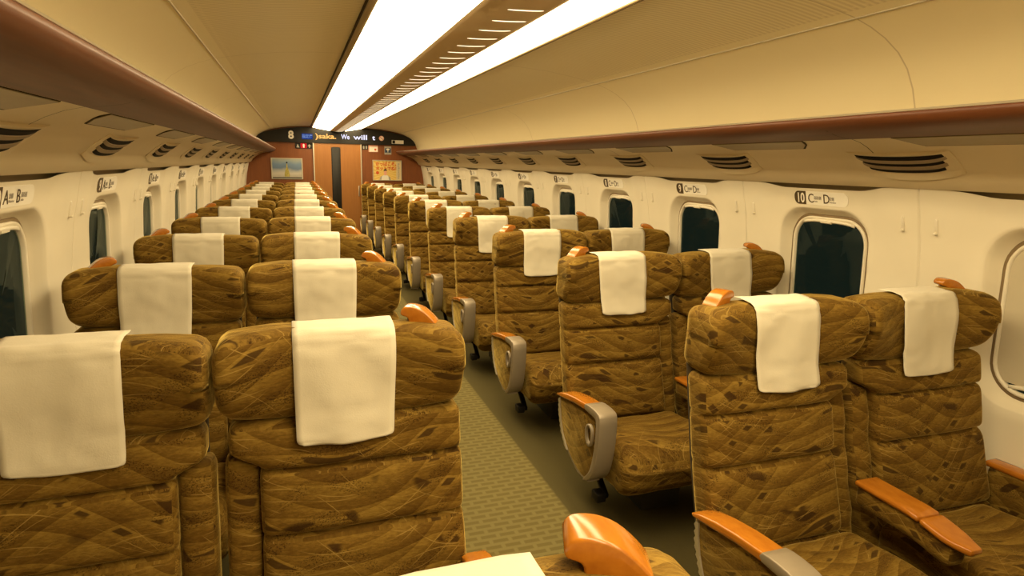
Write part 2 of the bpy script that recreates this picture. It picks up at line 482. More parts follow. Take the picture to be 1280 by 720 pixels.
# windows
wn = 0
for s in (1, -1):
    for r in range(1, 13):
        if r == 12: continue
        wn += 1
        yc = bay_y(r)
        w = thing('window_%d' % wn, kind='structure')
        def onwall(y, z, d): return (s * (interp(WALL, z) + .022 * sstep(1.05, 1.5, z) + d), y + yc, z)
        # brown channel round the opening, then the pale frame ring
        vs, fs = [], []
        cp_ = [(.262, .328, .143, .062), (.262, .328, .143, .0535), (.246, .312, .130, .0555), (.246, .312, .130, .064)]
        for hw, hh, rr, d in cp_:
            for (a, b) in rrect(hw, hh, rr, 8): vs.append(onwall(a, ZC + b, d))
        n = len(rrect(1, 1, .1, 8))
        for j in range(3):
            for i in range(n):
                a, b = j * n + i, j * n + (i + 1) % n
                fs.append((a, b, b + n, a + n))
        mesh_obj('channel', vs, fs, M['channel'], w)
        prof = [(.248, .314, .131, .058), (.246, .312, .130, .046), (.240, .306, .125, .044), (.232, .298, .118, .048), (.232, .298, .118, .066)]
        vs, fs = [], []
        for hw, hh, rr, d in prof:
            for (a, b) in rrect(hw, hh, rr, 8): vs.append(onwall(a, ZC + b, d))
        n = len(rrect(1, 1, .1, 8))
        for j in range(len(prof) - 1):
            for i in range(n):
                a, b = j * n + i, j * n + (i + 1) % n
                fs.append((a, b, b + n, a + n))
        mesh_obj('window_frame', vs, fs, M['trim'], w)
        # glass
        pts = rrect(.234, .300, .118, 8)
        g = [onwall(a, ZC + b, .062) for a, b in pts]
        cen = [onwall(0, ZC + k * .1, .062) for k in (0,)]
        gv = g + cen
        mesh_obj('glass', gv, [(i, (i + 1) % n, n) for i in range(n)], M['glass'], w, smooth=False)
        # blind cassette at the top with a pull tab
        vs, fs = [], []
        m_ = 12
        for k in range(m_ + 1):
            y = -.17 + .34 * k / m_
            zt = ZC + .300 - .012 * (abs(y) / .17) ** 4
            for (z, d) in ((zt, .044), (zt - .012, .042), (zt - .017, .048), (zt, .054)): vs.append(onwall(y, z, d))
        for k in range(m_):
            for i in range(4):
                a, b = k * 4 + i, k * 4 + (i + 1) % 4
                fs.append((a, b, b + 4, a + 4))
        fs += [(0, 1, 2, 3), tuple(m_ * 4 + i for i in range(4))]
        low = (s > 0 and r == 11)
        dz = -.575 if low else 0
        if dz:
            # narrower hem bar low in the opening
            vs = [(x, y, z + dz + .012) for x, y, z in vs]
            vs = [(s * (interp(WALL, z) + abs(x) - interp(WALL, z - dz) - .022 * sstep(1.05, 1.5, z - dz)), y, z) for x, y, z in vs]
        mesh_obj('blind_rail', vs, fs, M['trim'], w)
        tb = [onwall(y, z + dz, d) for y in (-.035, .035) for z, d in ((ZC + .292, .034), (ZC + .292, .026), (ZC + .284, .026), (ZC + .280, .034))]
        mesh_obj('pull_tab', tb, [(0, 1, 2, 3), (4, 5, 6, 7), (0, 1, 5, 4), (1, 2, 6, 5), (2, 3, 7, 6), (3, 0, 4, 7)], M['trim'], w, smooth=False)
        if low:
            pl = [p for p in rrect(.231, .297, .117, 8)]
            pl = [(a, max(b, -.268)) for a, b in pl]
            front = [onwall(a, ZC + b, .050) for a, b in pl]; back = [onwall(a, ZC + b, .053) for a, b in pl]
            c0, c1 = onwall(0, ZC, .050), onwall(0, ZC, .053)
            vs = front + back + [c0, c1]
            fs = [(i, (i + 1) % n, 2 * n) for i in range(n)] + [(n + i, n + (i + 1) % n, 2 * n + 1) for i in range(n)] + [(i, (i + 1) % n, n + (i + 1) % n, n + i) for i in range(n)]
            mesh_obj('blind', vs, fs, M['blind'], w, smooth=False)['label'] = 'lowered beige fabric blind'

# floor
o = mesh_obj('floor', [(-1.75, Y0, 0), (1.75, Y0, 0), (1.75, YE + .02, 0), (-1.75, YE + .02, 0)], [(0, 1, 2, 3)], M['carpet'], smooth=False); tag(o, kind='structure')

# ceiling: two halves beside the lamps and the coves down behind the racks
CP = [(.525, 2.318), (.70, 2.312), (.90, 2.297), (1.08, 2.272), (1.20, 2.250), (1.268, 2.236), (1.284, 2.2315), (1.36, 2.207), (1.44, 2.172), (1.52, 2.122), (1.58, 2.062), (1.625, 1.985), (1.655, 1.90), (1.675, 1.80), (1.69, 1.72), (1.72, 1.70)]
V, F = [], []
for s in (-1, 1):
    v, f = strip([(s * x, z) for x, z in CP], Y0, YE)
    off = len(V); V += v; F += [tuple(i + off for i in q) for q in f]
v, f = strip([(-.53, 2.36), (.53, 2.36)], Y0, YE); off = len(V); V += v; F += [tuple(i + off for i in q) for q in f]
o = mesh_obj('ceiling', V, F, M['ceiling']); tag(o, kind='structure')
ti = 0
for s in (-1, 1):     # pale seam bead on each side of the ceiling
    ti += 1
    v, f = strip([(s * x, z) for x, z in ((1.272, 2.237), (1.2735, 2.231), (1.279, 2.2285), (1.281, 2.234))], Y0, YE, closed=True)
    o = mesh_obj('trim_%d' % ti, v, f, M['alu']); tag(o, kind='structure')

# rear wall behind the viewer
ARCH = [(-1.70, .0), (-1.80, .6), (-1.80, 1.0), (-1.73, 1.57), (-1.66, 1.88)] + [(-x, z) for x, z in CP[::-1][3:]] + [(x, z) for x, z in CP[:-3]] + [(1.66, 1.88), (1.73, 1.57), (1.80, 1.0), (1.80, .6), (1.70, .0)]
def grow(p): return [(x * 1.01, z) for x, z in p]
o = mesh_obj('wall_rear', [(x, Y0, z) for x, z in grow(ARCH)], [tuple(range(len(ARCH)))], M['wall'], smooth=False); tag(o, kind='structure')

# lamps and centre duct
XI, ZI, XO, ZO = .149, 2.240, .4846, 2.301
for s, side in ((-1, 'left'), (1, 'right')):
    L = thing('ceiling_lamp', 'long glowing white light strip on the %s of the ceiling duct, %s' % (side, 'the wider looking one' if s < 0 else 'the narrower looking one'), 'lamp', 'ceiling light strips')
    prof = []
    for k in range(9):
        t = k / 8; prof.append((s * (XI + (XO - XI) * t), ZI + (ZO - ZI) * t - .006 * math.sin(PI * t)))
    v, f = strip(prof, Y0, YE - .01, ny=8)
    d = mesh_obj('diffuser', v, f, M['lamp'], L)
    v, f = strip([(s * XO, ZO - .004), (s * (XO + .004), ZO - .008), (s * (XO + .030), ZO - .002), (s * (XO + .034), ZO + .004), (s * (XO + .034), ZO + .03), (s * XO, ZO + .03)], Y0, YE - .01, closed=True)
    mesh_obj('edge_rail', v, f, M['rail'], L)
    v, f = strip([(s * (XO + .034), ZO + .002), (s * (XO + .041), ZO + .002), (s * (XO + .041), ZO + .03), (s * (XO + .034), ZO + .03)], Y0, YE - .01, closed=True)
    mesh_obj('shadow_gap', v, f, M['gap'], L)
duct = thing('ceiling_duct', 'tan centre ceiling duct with short curved bright slots between the light strips', 'duct')
dp = []
for k in range(13):
    t = k / 12 * 2 - 1
    dp.append((t * XI, ZI - .020 * (1 - t * t)))
v, f = strip(dp + [(XI, ZI + .04), (-XI, ZI + .04)], Y0, YE - .01, closed=True)
mesh_obj('duct_cover', v, f, M['duct'], duct)
sm = None
k = 0; y = 2.44 - .205 * 2
while y < YE - .15:
    if sm is None:
        vs, fs = [], []
        for i in range(11):
            t = i / 10 * 2 - 1
            x = .03 + t * .074
            z = ZI - .020 * (1 - (x / XI) ** 2) - .0012
            yo = .016 * t * t
            wv = .0050 * math.sqrt(max(0, 1 - (abs(t) ** 6))) + .0008
            vs += [(x, yo - wv, z), (x, yo + wv, z), (x, yo + wv, z + .003), (x, yo - wv, z + .003)]
        for i in range(10):
            for j in range(4):
                a, b = i * 4 + j, i * 4 + (j + 1) % 4
                fs.append((a, b, b + 4, a + 4))
        fs += [(0, 1, 2, 3), (40, 41, 42, 43)]
        sm = mesh_obj('light_slot', vs, fs, M['slot'], duct); sm.location = (0, y, 0)
    else:
        c = sm.copy(); COL.objects.link(c); c.parent = duct; c.location = (0, y, 0)
    y += .205

# luggage racks
RACKY1 = YE - .005
RACK = {}
for s, side in ((-1, 'left'), (1, 'right')):
    R = thing('luggage_rack', 'long overhead luggage rack with dark reddish wood front above the %s windows' % side, 'luggage rack', 'overhead luggage racks')
    RACK[s] = R
    fas = [(1.206, 1.852), (1.202, 1.846), (1.202, 1.838), (1.207, 1.828), (1.218, 1.817), (1.236, 1.806), (1.262, 1.796), (1.30, 1.787), (1.35, 1.779), (1.396, 1.774), (1.400, 1.786), (1.30, 1.805), (1.225, 1.845)]
    v, f = strip([(s * x, z) for x, z in fas], Y0, RACKY1, closed=True)
    o = mesh_obj('wood_front', v, f, M['rackwood'], R); o.data.set_sharp_from_angle(angle=math.radians(35))
    v, f = strip([(s * x, z) for x, z in ((1.204, 1.853), (1.210, 1.861), (1.222, 1.861), (1.226, 1.846), (1.216, 1.848))], Y0, RACKY1, closed=True)
    mesh_obj('metal_edge', v, f, M['alu'], R, smooth=False)
    und = [(1.398, 1.776), (1.44, 1.768), (1.50, 1.745), (1.545, 1.722), (1.585, 1.695), (1.612, 1.672), (1.640, 1.650), (1.648, 1.640), (1.660, 1.615), (1.680, 1.590), (1.712, 1.572), (1.73, 1.576), (1.74, 1.72), (1.60, 1.78), (1.40, 1.80)]
    v, f = strip([(s * x, z) for x, z in und], Y0, RACKY1, closed=True)
    o = mesh_obj('shelf', v, f, M['shelf'], R, smooth=True)
    o.data.set_sharp_from_angle(angle=math.radians(28))
    # panel joints of the shelf every second bay
    def und_z(x):
        t = [(a, b) for a, b in und[:11]]; return interp(t, x)
    jm = None
    for q in range(-1, 6):
        yy = 2.15 + q * 2 * P
        if yy > YE - .1 or yy < Y0 + .1: continue
        vs, fs = [], []
        xs = [1.24, 1.30, 1.36, 1.398, 1.45, 1.50, 1.55, 1.60]
        ft = [(1.207, 1.828), (1.218, 1.817), (1.236, 1.806), (1.262, 1.796), (1.30, 1.787), (1.35, 1.779), (1.396, 1.774)]
        for x in xs:
            z = interp(ft, x) if x < 1.397 else und_z(x)
            vs += [(s * x, yy - .002 - (1.4 - x) * .1, z - .0012), (s * x, yy + .002 - (1.4 - x) * .1, z - .0012)]
        for i in range(len(xs) - 1): fs.append((2 * i, 2 * i + 1, 2 * i + 3, 2 * i + 2))
        mesh_obj('joint', vs, fs, M['gap'], R, smooth=False)
    # smoked underside panels
    for r in range(12, 1 - 1, -1):
        yc = 2.78 + (10 - r) * P
        if yc + .35 > YE: continue
        def plate(hw, hx0, hx1, dz, name, mat):
            out = []
            pts = [(-hw + .10, hx1), (-hw + .04, hx1 - .012), (-hw, hx0)] + [(hw, hx0), (hw - .04, hx1 - .012), (hw - .10, hx1)]
            pts = [(-hw, hx0), (hw, hx0), (hw - .03, hx0 + (hx1 - hx0) * .6), (hw - .08, hx1), (-hw + .08, hx1), (-hw + .03, hx0 + (hx1 - hx0) * .6)]
            top = [(s * x, yc + a, und_z(x) - dz) for a, x in pts]; bot = [(s * x, yc + a, und_z(x) + .004) for a, x in pts]
            nn = len(pts)
            return mesh_obj(name, top + bot, [tuple(range(nn)), tuple(range(nn, 2 * nn))] + [(i, (i + 1) % nn, nn + (i + 1) % nn, nn + i) for i in range(nn)], mat, R, smooth=False)
        a = plate(.345, 1.402, 1.500, .0022, 'panel_surround', M['gap'])
        b = plate(.338, 1.403, 1.493, .0042, 'shelf_panel', M['shelfpanel'])

# air vents in the underside of each rack
ORD = ['first', 'second', 'third', 'fourth', 'fifth', 'sixth', 'seventh', 'eighth', 'ninth', 'tenth', 'eleventh', 'twelfth']
UND = [(1.398, 1.776), (1.44, 1.768), (1.50, 1.745), (1.545, 1.722), (1.585, 1.695), (1.612, 1.672), (1.640, 1.650), (1.648, 1.640), (1.66, 1.615), (1.68, 1.59)]
def vent_patch(s, name, mat, hw, x0, x1, dz, thick, par, bow=.012, ne=6, n=16):
    vs, fs = [], []
    for k in range(n + 1):
        q = k / n * 2 - 1
        row = []
        for i in range(ne + 1):
            x = x0 + (x1 - x0) * i / ne + bow * (.35 - q * q)
            z = interp(UND, x) - dz * (1 - abs(q) ** 6)
            row.append((s * (x - dz * .5), q * hw, z))
        vs += row + [(x, y, z + thick) for x, y, z in row[::-1]]
    m = 2 * (ne + 1)
    for k in range(n):
        for j in range(m):
            a, b = k * m + j, k * m + (j + 1) % m
            fs.append((a, b, b + m, a + m))
    fs += [tuple(range(m)), tuple(n * m + j for j in range(m))]
    return mesh_obj(name, vs, fs, mat, par, smooth=False)
def make_vent(s, rack):
    t = vent_patch(s, 'air_vent', M['shelf'], .245, 1.545, 1.655, .008, .010, rack)
    for k in range(3):
        e = 1.553 + k * .030
        vent_patch(s, 'slot', M['vent'], .222 - .012 * k, e + .004, e + .0205, .0125, .006, t, ne=3)
        if k < 2: vent_patch(s, 'slat', M['slat'], .220 - .012 * k, e + .0205, e + .034, .015, .008, t, ne=2)
    return t
for s in (-1, 1):
    src = None
    for k in range(11):
        yy = 2.06 + k * P
        if yy > YE - .3: break
        if src is None: src = make_vent(s, RACK[s]); src.location = (0, yy, 0)
        else:
            c = src.copy(); COL.objects.link(c); c.parent = RACK[s]; c.location = (0, yy, 0)
            for g in src.children:
                d = g.copy(); COL.objects.link(d); d.parent = c
def dup(root, loc, label, group=None):
    r = root.copy(); COL.objects.link(r); r.location = loc; r['label'] = label
    for ch in list(root.children):
        c = ch.copy(); COL.objects.link(c); c.parent = r
    return r

# coat hooks beside each panel joint
def make_hook(s):
    t = thing('coat_hook')
    def onw(y, z, d): return (s * (interp(WALL, z) - d), y, z)
    pts = rrect(.0085, .036, .0084, 5); n = len(pts)
    vs = [onw(a, 1.413 + b, -.004) for a, b in pts] + [onw(a, 1.413 + b, .003) for a, b in pts] + [onw(a * .7, 1.413 + b * .93, .005) for a, b in pts]
    fs = [(i + j * n, (i + 1) % n + j * n, (i + 1) % n + (j + 1) * n, i + (j + 1) * n) for i in range(n) for j in (0, 1)] + [tuple(range(2 * n, 3 * n))]
    mesh_obj('hook_plate', vs, fs, M['trim'], t)
    rbox_obj('knob', onw(0, 1.384, .009), (.007, .007, .006), .0055, M['trim'], t, n=4)
    return t
for s, side in ((-1, 'left'), (1, 'right')):
    src = None
    for r in range(11, 1, -1):
        seam = (bay_y(r) + bay_y(r - 1)) / 2
        for dy, w_ in ((-.08, 'nearer'), (.08, 'farther')):
            lab = '%s cream coat hook between number plates %d and %d, %s wall' % (w_, r, r - 1, side)
            if r == 11: lab = '%s cream coat hook between number plate 10 and the nearest window, %s wall' % (w_, side)
            if src is None: src = make_hook(s); src.location = (0, seam + dy, 0); tag(src, lab, 'coat hook', 'coat hooks between the windows')
            else: dup(src, (0, seam + dy, 0), lab)

# seat number plates above the windows
def number_sign(s, r):
    side = 'right' if s > 0 else 'left'
    yc = bay_y(r) if s > 0 else bay_y(r) - .045
    t = thing('seat_number_sign', 'cream seat number plate reading %d %s above the %s wall window' % (r, 'C D' if s > 0 else 'A B', side), 'sign', 'seat number plates')
    # local frame: X along text, Y up, Z out of the wall.  text runs to -Y on the right wall, +Y on the left wall
    z0 = 1.490
    x0 = interp(WALL, z0) + .022 * sstep(1.05, 1.5, z0) * (1 if True else 0)
    slope = (interp(WALL, 1.53) - interp(WALL, 1.45)) / .08
    up = Vector((s * slope, 0, 1)).normalized()
    al = Vector((0, -s, 0))
    out = al.cross(up).normalized()
    Mx = Matrix((
        (al.x, up.x, out.x, s * (x0 - .003)), (al.y, up.y, out.y, yc), (al.z, up.z, out.z, z0 + .008), (0, 0, 0, 1)))
    def poly(name, pts, d0, d1, mat, par):
        n = len(pts); vs = [Mx @ Vector((a, b, d0)) for a, b in pts] + [Mx @ Vector((a, b, d1)) for a, b in pts]
        return mesh_obj(name, vs, [tuple(range(n)), tuple(range(n, 2 * n))] + [(i, (i + 1) % n, n + (i + 1) % n, n + i) for i in range(n)], mat, par, smooth=False)
    W, Hh = .180, .036
    poly('plate', rrect(W, Hh, .03, 6), -.004, .002, M['plate'], t)
    bx = -W + .082
    badge = [(bx, -Hh), (bx, Hh)] + [(-W + .03 + .03 * math.cos(a), Hh - .03 + .03 * math.sin(a)) for a in [PI / 2 + k * PI / 12 for k in range(7)]] + \
            [(-W + .03 + .03 * math.cos(a), -Hh + .03 + .03 * math.sin(a)) for a in [PI + k * PI / 12 for k in range(7)]]
    poly('badge', badge, .0015, .0028, M['badge'], t)
    def tx(name, body, size, x, y, mat, xs=1, align='LEFT', bold=.0):
        me = text_mesh(body, size, .0004, xs, align, bold)
        return put_mesh(name, me, mat, t, Mx @ Matrix.Translation((x, y, .0032)))
    tx('number', str(r), .074, -W + .044, -.0255, M['plate'], .80, 'CENTER', .0012)
    a, b = ('C', 'D') if s > 0 else ('A', 'B')
    ja, ea, jb, eb = ('通路側', 'Aisle', '窓側', 'Window') if s > 0 else ('窓側', 'Window', '通路側', 'Aisle')
    if r >= 5:
        tx('seat_letter', a, .070, bx + .014, -.024, M['badge'], .88); tx('seat_letter', b, .070, bx + .118, -.024, M['badge'], .88)
        tx('caption', ja, .020, bx + .056, -.005, M['grey'], .85, 'LEFT', .0003); tx('caption', ea, .013, bx + .056, -.020, M['grey'])
        tx('caption', jb, .020, bx + .158, -.005, M['grey'], .85, 'LEFT', .0003); tx('caption', eb, .013, bx + .158, -.020, M['grey'])
    else:
        tx('seat_letter', a, .070, bx + .014, -.024, M['badge'], .88); tx('seat_letter', b, .070, bx + .118, -.024, M['badge'], .88)
    return t
for s in (1, -1):
    for r in range(10, 0, -1): number_sign(s, r)

# ------------------------------------------------------------------ end wall
ARC = [(-1.665, 1.60), (-1.665, 1.91), (-1.59, 2.095), (-1.40, 2.196), (-1.09, 2.268), (-.80, 2.296), (-.48, 2.309)]
o = mesh_obj('wall_end', [(x, YE, z) for x, z in grow(ARCH)], [tuple(range(len(ARCH)))], M['endwood'], smooth=False); tag(o, kind='structure')
# black header panel
top = [(-1.60, 1.985), (-1.63, 2.02), (-1.60, 2.085), (-1.50, 2.145), (-1.35, 2.195), (-1.09, 2.250), (-.80, 2.285), (-.63, 2.295), (-.47, 2.288), (-.30, 2.262), (-.14, 2.235), (0, 2.225),
       (.14, 2.235), (.30, 2.268), (.47, 2.292), (.63, 2.300), (.83, 2.285), (1.09, 2.250), (1.35, 2.195), (1.50, 2.145), (1.60, 2.085), (1.63, 2.02), (1.60, 1.985)]
hd = thing('header_display', 'black curved display panel with car number and scrolling letters above the door', 'display panel')
bm = prism(top, 'y', YE - .05, YE - .001, .004)
bm_obj('panel', bm, M['black'], hd, smooth=False)
FY = YE - .052
def face_text(name, body, size, x, z, mat, par, xs=1, align='CENTER', bold=0, y=None, width=None):
    me = text_mesh(body, size, .001, xs, align, bold)
    if width:
        a = min(v.co.x for v in me.vertices); b = max(v.co.x for v in me.vertices)
        for v in me.vertices: v.co.x = (v.co.x - a) * width / (b - a)
    return put_mesh(name, me, mat, par, Matrix.Translation((x, (FY if y is None else y) - .002, z)) @ Matrix.Rotation(PI / 2, 4, 'X'))
def face_poly(name, pts, mat, par, y0, y1):
    return bm_obj(name, prism(pts, 'y', y1, y0), mat, par, smooth=False)
def circ(cx, cz, r, n=20): return [(cx + r * math.cos(2 * PI * k / n), cz + r * math.sin(2 * PI * k / n)) for k in range(n)]
def rect(x0, x1, z0, z1): return [(x0, z0), (x1, z0), (x1, z1), (x0, z1)]
face_text('car_number', '8', .215, -.905, 2.060, M['white'], hd, .95, bold=.008)
face_poly('blue_screen', rect(-.70, -.49, 2.055, 2.165), M['blue'], hd, FY, FY + .004)
face_text('blue_lettering', '指定席', .082, -.595, 2.082, M['bluew'], hd, .82, y=FY - .001, bold=.002)
face_text('orange_lettering', ')saka.', .135, -.440, 2.080, M['ledo'], hd, 1, 'LEFT', .003, width=.41)
for wd_, wx_, ww_ in (('We', .070, .17), ('will', .315, .28), ('t', .70, .06)): face_text('white_lettering', wd_, .135, wx_, 2.080, M['ledw'], hd, 1, 'LEFT', .003, width=ww_)
ns = face_poly('no_smoking_sign', circ(.892, 2.118, .052), M['pinkp'], hd, FY - .003, FY)
face_poly('white_disc', circ(.892, 2.118, .038), M['white'], ns, FY - .005, FY - .003)
face_poly('red_bar', [(.859, 2.140), (.867, 2.150), (.925, 2.096), (.917, 2.086)], M['redp'], ns, FY - .007, FY - .005)
sg = face_poly('white_notice', rect(1.105, 1.355, 2.015, 2.090), M['white'], hd, FY - .003, FY)
face_poly('dark_pictogram', rect(1.118, 1.175, 2.022, 2.083), M['dark'], sg, FY - .005, FY - .003)
face_text('caption', 'WC', .035, 1.147, 2.040, M['white'], sg, .8, y=FY - .0045) if False else None
# door
door = thing('door_1', kind='structure')
dx0, dx1 = -.47, .455
wx0, wx1, wz0, wz1 = -.135, .050, .45, 1.915
def door_leaf():
    outer = rect(dx0, dx1, .01, 1.985)
    # slab with a window hole built as four pieces in one mesh
    bm = box_bm([(dx0, wx0, YE - .03, YE - .002, .01, 1.985), (wx1, dx1, YE - .03, YE - .002, .01, 1.985), (wx0, wx1, YE - .03, YE - .002, wz1, 1.985), (wx0, wx1, YE - .03, YE - .002, .01, wz0)])
    return bm
bm_obj('door_leaf', door_leaf(), M['doorwood'], door, smooth=False)
pts = [(x + (wx0 + wx1) / 2, z + (wz0 + wz1) / 2) for x, z in rrect((wx1 - wx0) / 2, (wz1 - wz0) / 2, .045, 6)]
bm_obj('door_window', prism(pts, 'y', YE - .034, YE - .002, .002), M['black'], door)
rbox_obj('handle', (.405, YE - .045, 1.02), (.012, .014, .11), .010, M['alu'], door, n=6)
for i, x in enumerate((-.482, .467)):
    o = bm_obj('trim_%d' % (3 + i), box_bm([(x - .012, x + .012, YE - .045, YE - .001, .005, 1.984)], .003), M['alu'], smooth=False); tag(o, kind='structure')
# indicator lamps left of the door
ind = thing('indicator_panel', 'small dark panel with a red lit toilet lamp under the car number 8', 'indicator')
face_poly('housing', rect(-.835, -.502, 1.868, 1.975), M['dark'], ind, YE - .012, YE - .001)
face_poly('red_lamp', rect(-.730, -.610, 1.875, 1.972), M['ledred'], ind, YE - .015, YE - .011)
face_poly('figure', circ(-.670, 1.948, .014, 12) if False else [(-.685, 1.885), (-.655, 1.885), (-.655, 1.935), (-.645, 1.940), (-.670, 1.965), (-.695, 1.940), (-.685, 1.935)], M['white'], ind, YE - .018, YE - .014)
face_poly('triangle_symbol', [(-.815, 1.885), (-.750, 1.885), (-.785, 1.960)], M['grey'], ind, YE - .015, YE - .011)
face_poly('arrow_symbol', [(-.570, 1.885), (-.548, 1.885), (-.548, 1.915), (-.522, 1.915), (-.559, 1.958), (-.596, 1.915), (-.570, 1.915)], M['grey'], ind, YE - .015, YE - .011)
fig = thing('toilet_sign', 'tiny dark sign with two pale figures right of the door frame', 'sign')
face_poly('board', rect(.490, .615, 1.880, 1.975), M['dark'], fig, YE - .006, YE - .001)
for x in (.525, .580):
    face_poly('figure', [(x - .014, 1.895), (x + .014, 1.895), (x + .016, 1.945), (x + .008, 1.962), (x - .008, 1.962), (x - .016, 1.945)], M['grey'], fig, YE - .009, YE - .005)
ps = thing('pink_notice', 'small pink and white notice between the toilet sign and the blue sticker', 'notice')
face_poly('board', rect(.625, .820, 1.835, 1.975), M['pinkp'], ps, YE - .005, YE - .001)
face_poly('white_field', rect(.645, .812, 1.840, 1.945), M['white'], ps, YE - .007, YE - .004)
face_poly('pictogram', circ(.765, 1.885, .022, 10), M['redp'], ps, YE - .009, YE - .006)
ws = thing('wireless_sticker', 'small white and blue sticker above the yellow poster', 'sticker')
face_poly('board', rect(.955, 1.100, 1.790, 1.960), M['grey'], ws, YE - .005, YE - .001)
face_poly('navy_field', rect(.965, 1.090, 1.828, 1.920), M['navy'], ws, YE - .007, YE - .004)
face_poly('fan_symbol', [(1.022, 1.835), (1.034, 1.835), (1.034, 1.868), (1.070, 1.898), (1.050, 1.910), (1.028, 1.915), (1.006, 1.910), (.986, 1.898), (1.022, 1.868)], M['white'], ws, YE - .009, YE - .006)

# framed picture left
pic = thing('framed_picture', 'framed blue picture of a pale golden bottle shape on the left end wall', 'picture')
bm_obj('frame', box_bm([(-1.312, -1.290, YE - .022, YE - .001, 1.250, 1.672), (-.728, -.706, YE - .022, YE - .001, 1.250, 1.672), (-1.290, -.728, YE - .022, YE - .001, 1.652, 1.672), (-1.290, -.728, YE - .022, YE - .001, 1.250, 1.264)], .002), M['alu'], pic, smooth=False)
face_poly('print', rect(-1.291, -.727, 1.263, 1.653), M['picture'], pic, YE - .012, YE - .001)
face_poly('dark_strip', rect(-1.288, -.730, 1.266, 1.286), M['dark'], pic, YE - .014, YE - .011)
face_poly('bottle_shape', [(-1.062, 1.300), (-.962, 1.300), (-.964, 1.365), (-.985, 1.440), (-1.000, 1.495), (-1.003, 1.560), (-1.018, 1.560), (-1.022, 1.495), (-1.040, 1.440), (-1.060, 1.365)], M['bottle'], pic, YE - .014, YE - .011)
face_poly('bottle_cap', circ(-1.0105, 1.580, .017, 12), M['dark'], pic, YE - .016, YE - .013)
# yellow poster right
po = thing('advertising_poster', 'yellow framed advertising poster with orange Japanese letters on the right end wall', 'poster')
bm_obj('frame', box_bm([(.700, .716, YE - .022, YE - .001, 1.243, 1.672), (1.298, 1.314, YE - .022, YE - .001, 1.243, 1.672), (.716, 1.298, YE - .022, YE - .001, 1.656, 1.672), (.716, 1.298, YE - .022, YE - .001, 1.243, 1.257)], .002), M['alu'], po, smooth=False)
face_poly('print', rect(.715, 1.299, 1.256, 1.657), M['poster'], po, YE - .012, YE - .001)
face_text('headline', 'かっぱこそ、', .088, .765, 1.560, M['redp'], po, .92, 'LEFT', .003, y=YE - .011)
face_text('headline', 'ネットでね！', .088, .765, 1.465, M['redp'], po, .92, 'LEFT', .003, y=YE - .011)
face_poly('round_mark', circ(.800, 1.405, .034, 14), M['redp'], po, YE - .014, YE - .011)
face_poly('shirt', [(.865, 1.257), (.87, 1.30), (.905, 1.345), (.94, 1.36), (.99, 1.36), (1.02, 1.345), (1.05, 1.30), (1.055, 1.257)], M['white'], po, YE - .014, YE - .011)
face_poly('sleeves', [(.84, 1.257), (.855, 1.31), (.895, 1.345), (.885, 1.30), (.88, 1.257)], M['grey'], po, YE - .016, YE - .012)
face_poly('sleeves', [(1.08, 1.257), (1.065, 1.31), (1.025, 1.345), (1.035, 1.30), (1.04, 1.257)], M['grey'], po, YE - .016, YE - .012)
face_poly('face', [(.940, 1.355), (.935, 1.42), (.95, 1.45), (.98, 1.45), (.995, 1.42), (.990, 1.355)], M['pinkp'], po, YE - .016, YE - .012)
face_poly('hair', [(.930, 1.435), (.938, 1.475), (.965, 1.487), (.992, 1.475), (1.0, 1.435), (.985, 1.452), (.945, 1.452)], M['dark'], po, YE - .018, YE - .012)
for i in range(8):
    face_poly('small_print', rect(1.225 + (i % 2) * .006, 1.262 + (i % 3) * .004, 1.29 + i * .042, 1.312 + i * .042), M['grey'], po, YE - .0135, YE - .011)

# ------------------------------------------------------------------ seats
# local frame: origin on the floor at the row line; +X outward from the aisle, seat front faces -Y
HX = .325                                  # half width of a seat
LEAN = [(.20, -.31), (.38, -.245), (.65, -.172), (.827, -.138), (.95, -.112), (1.08, -.098), (1.20, -.092)]
def front_y(z): return interp(LEAN, z)

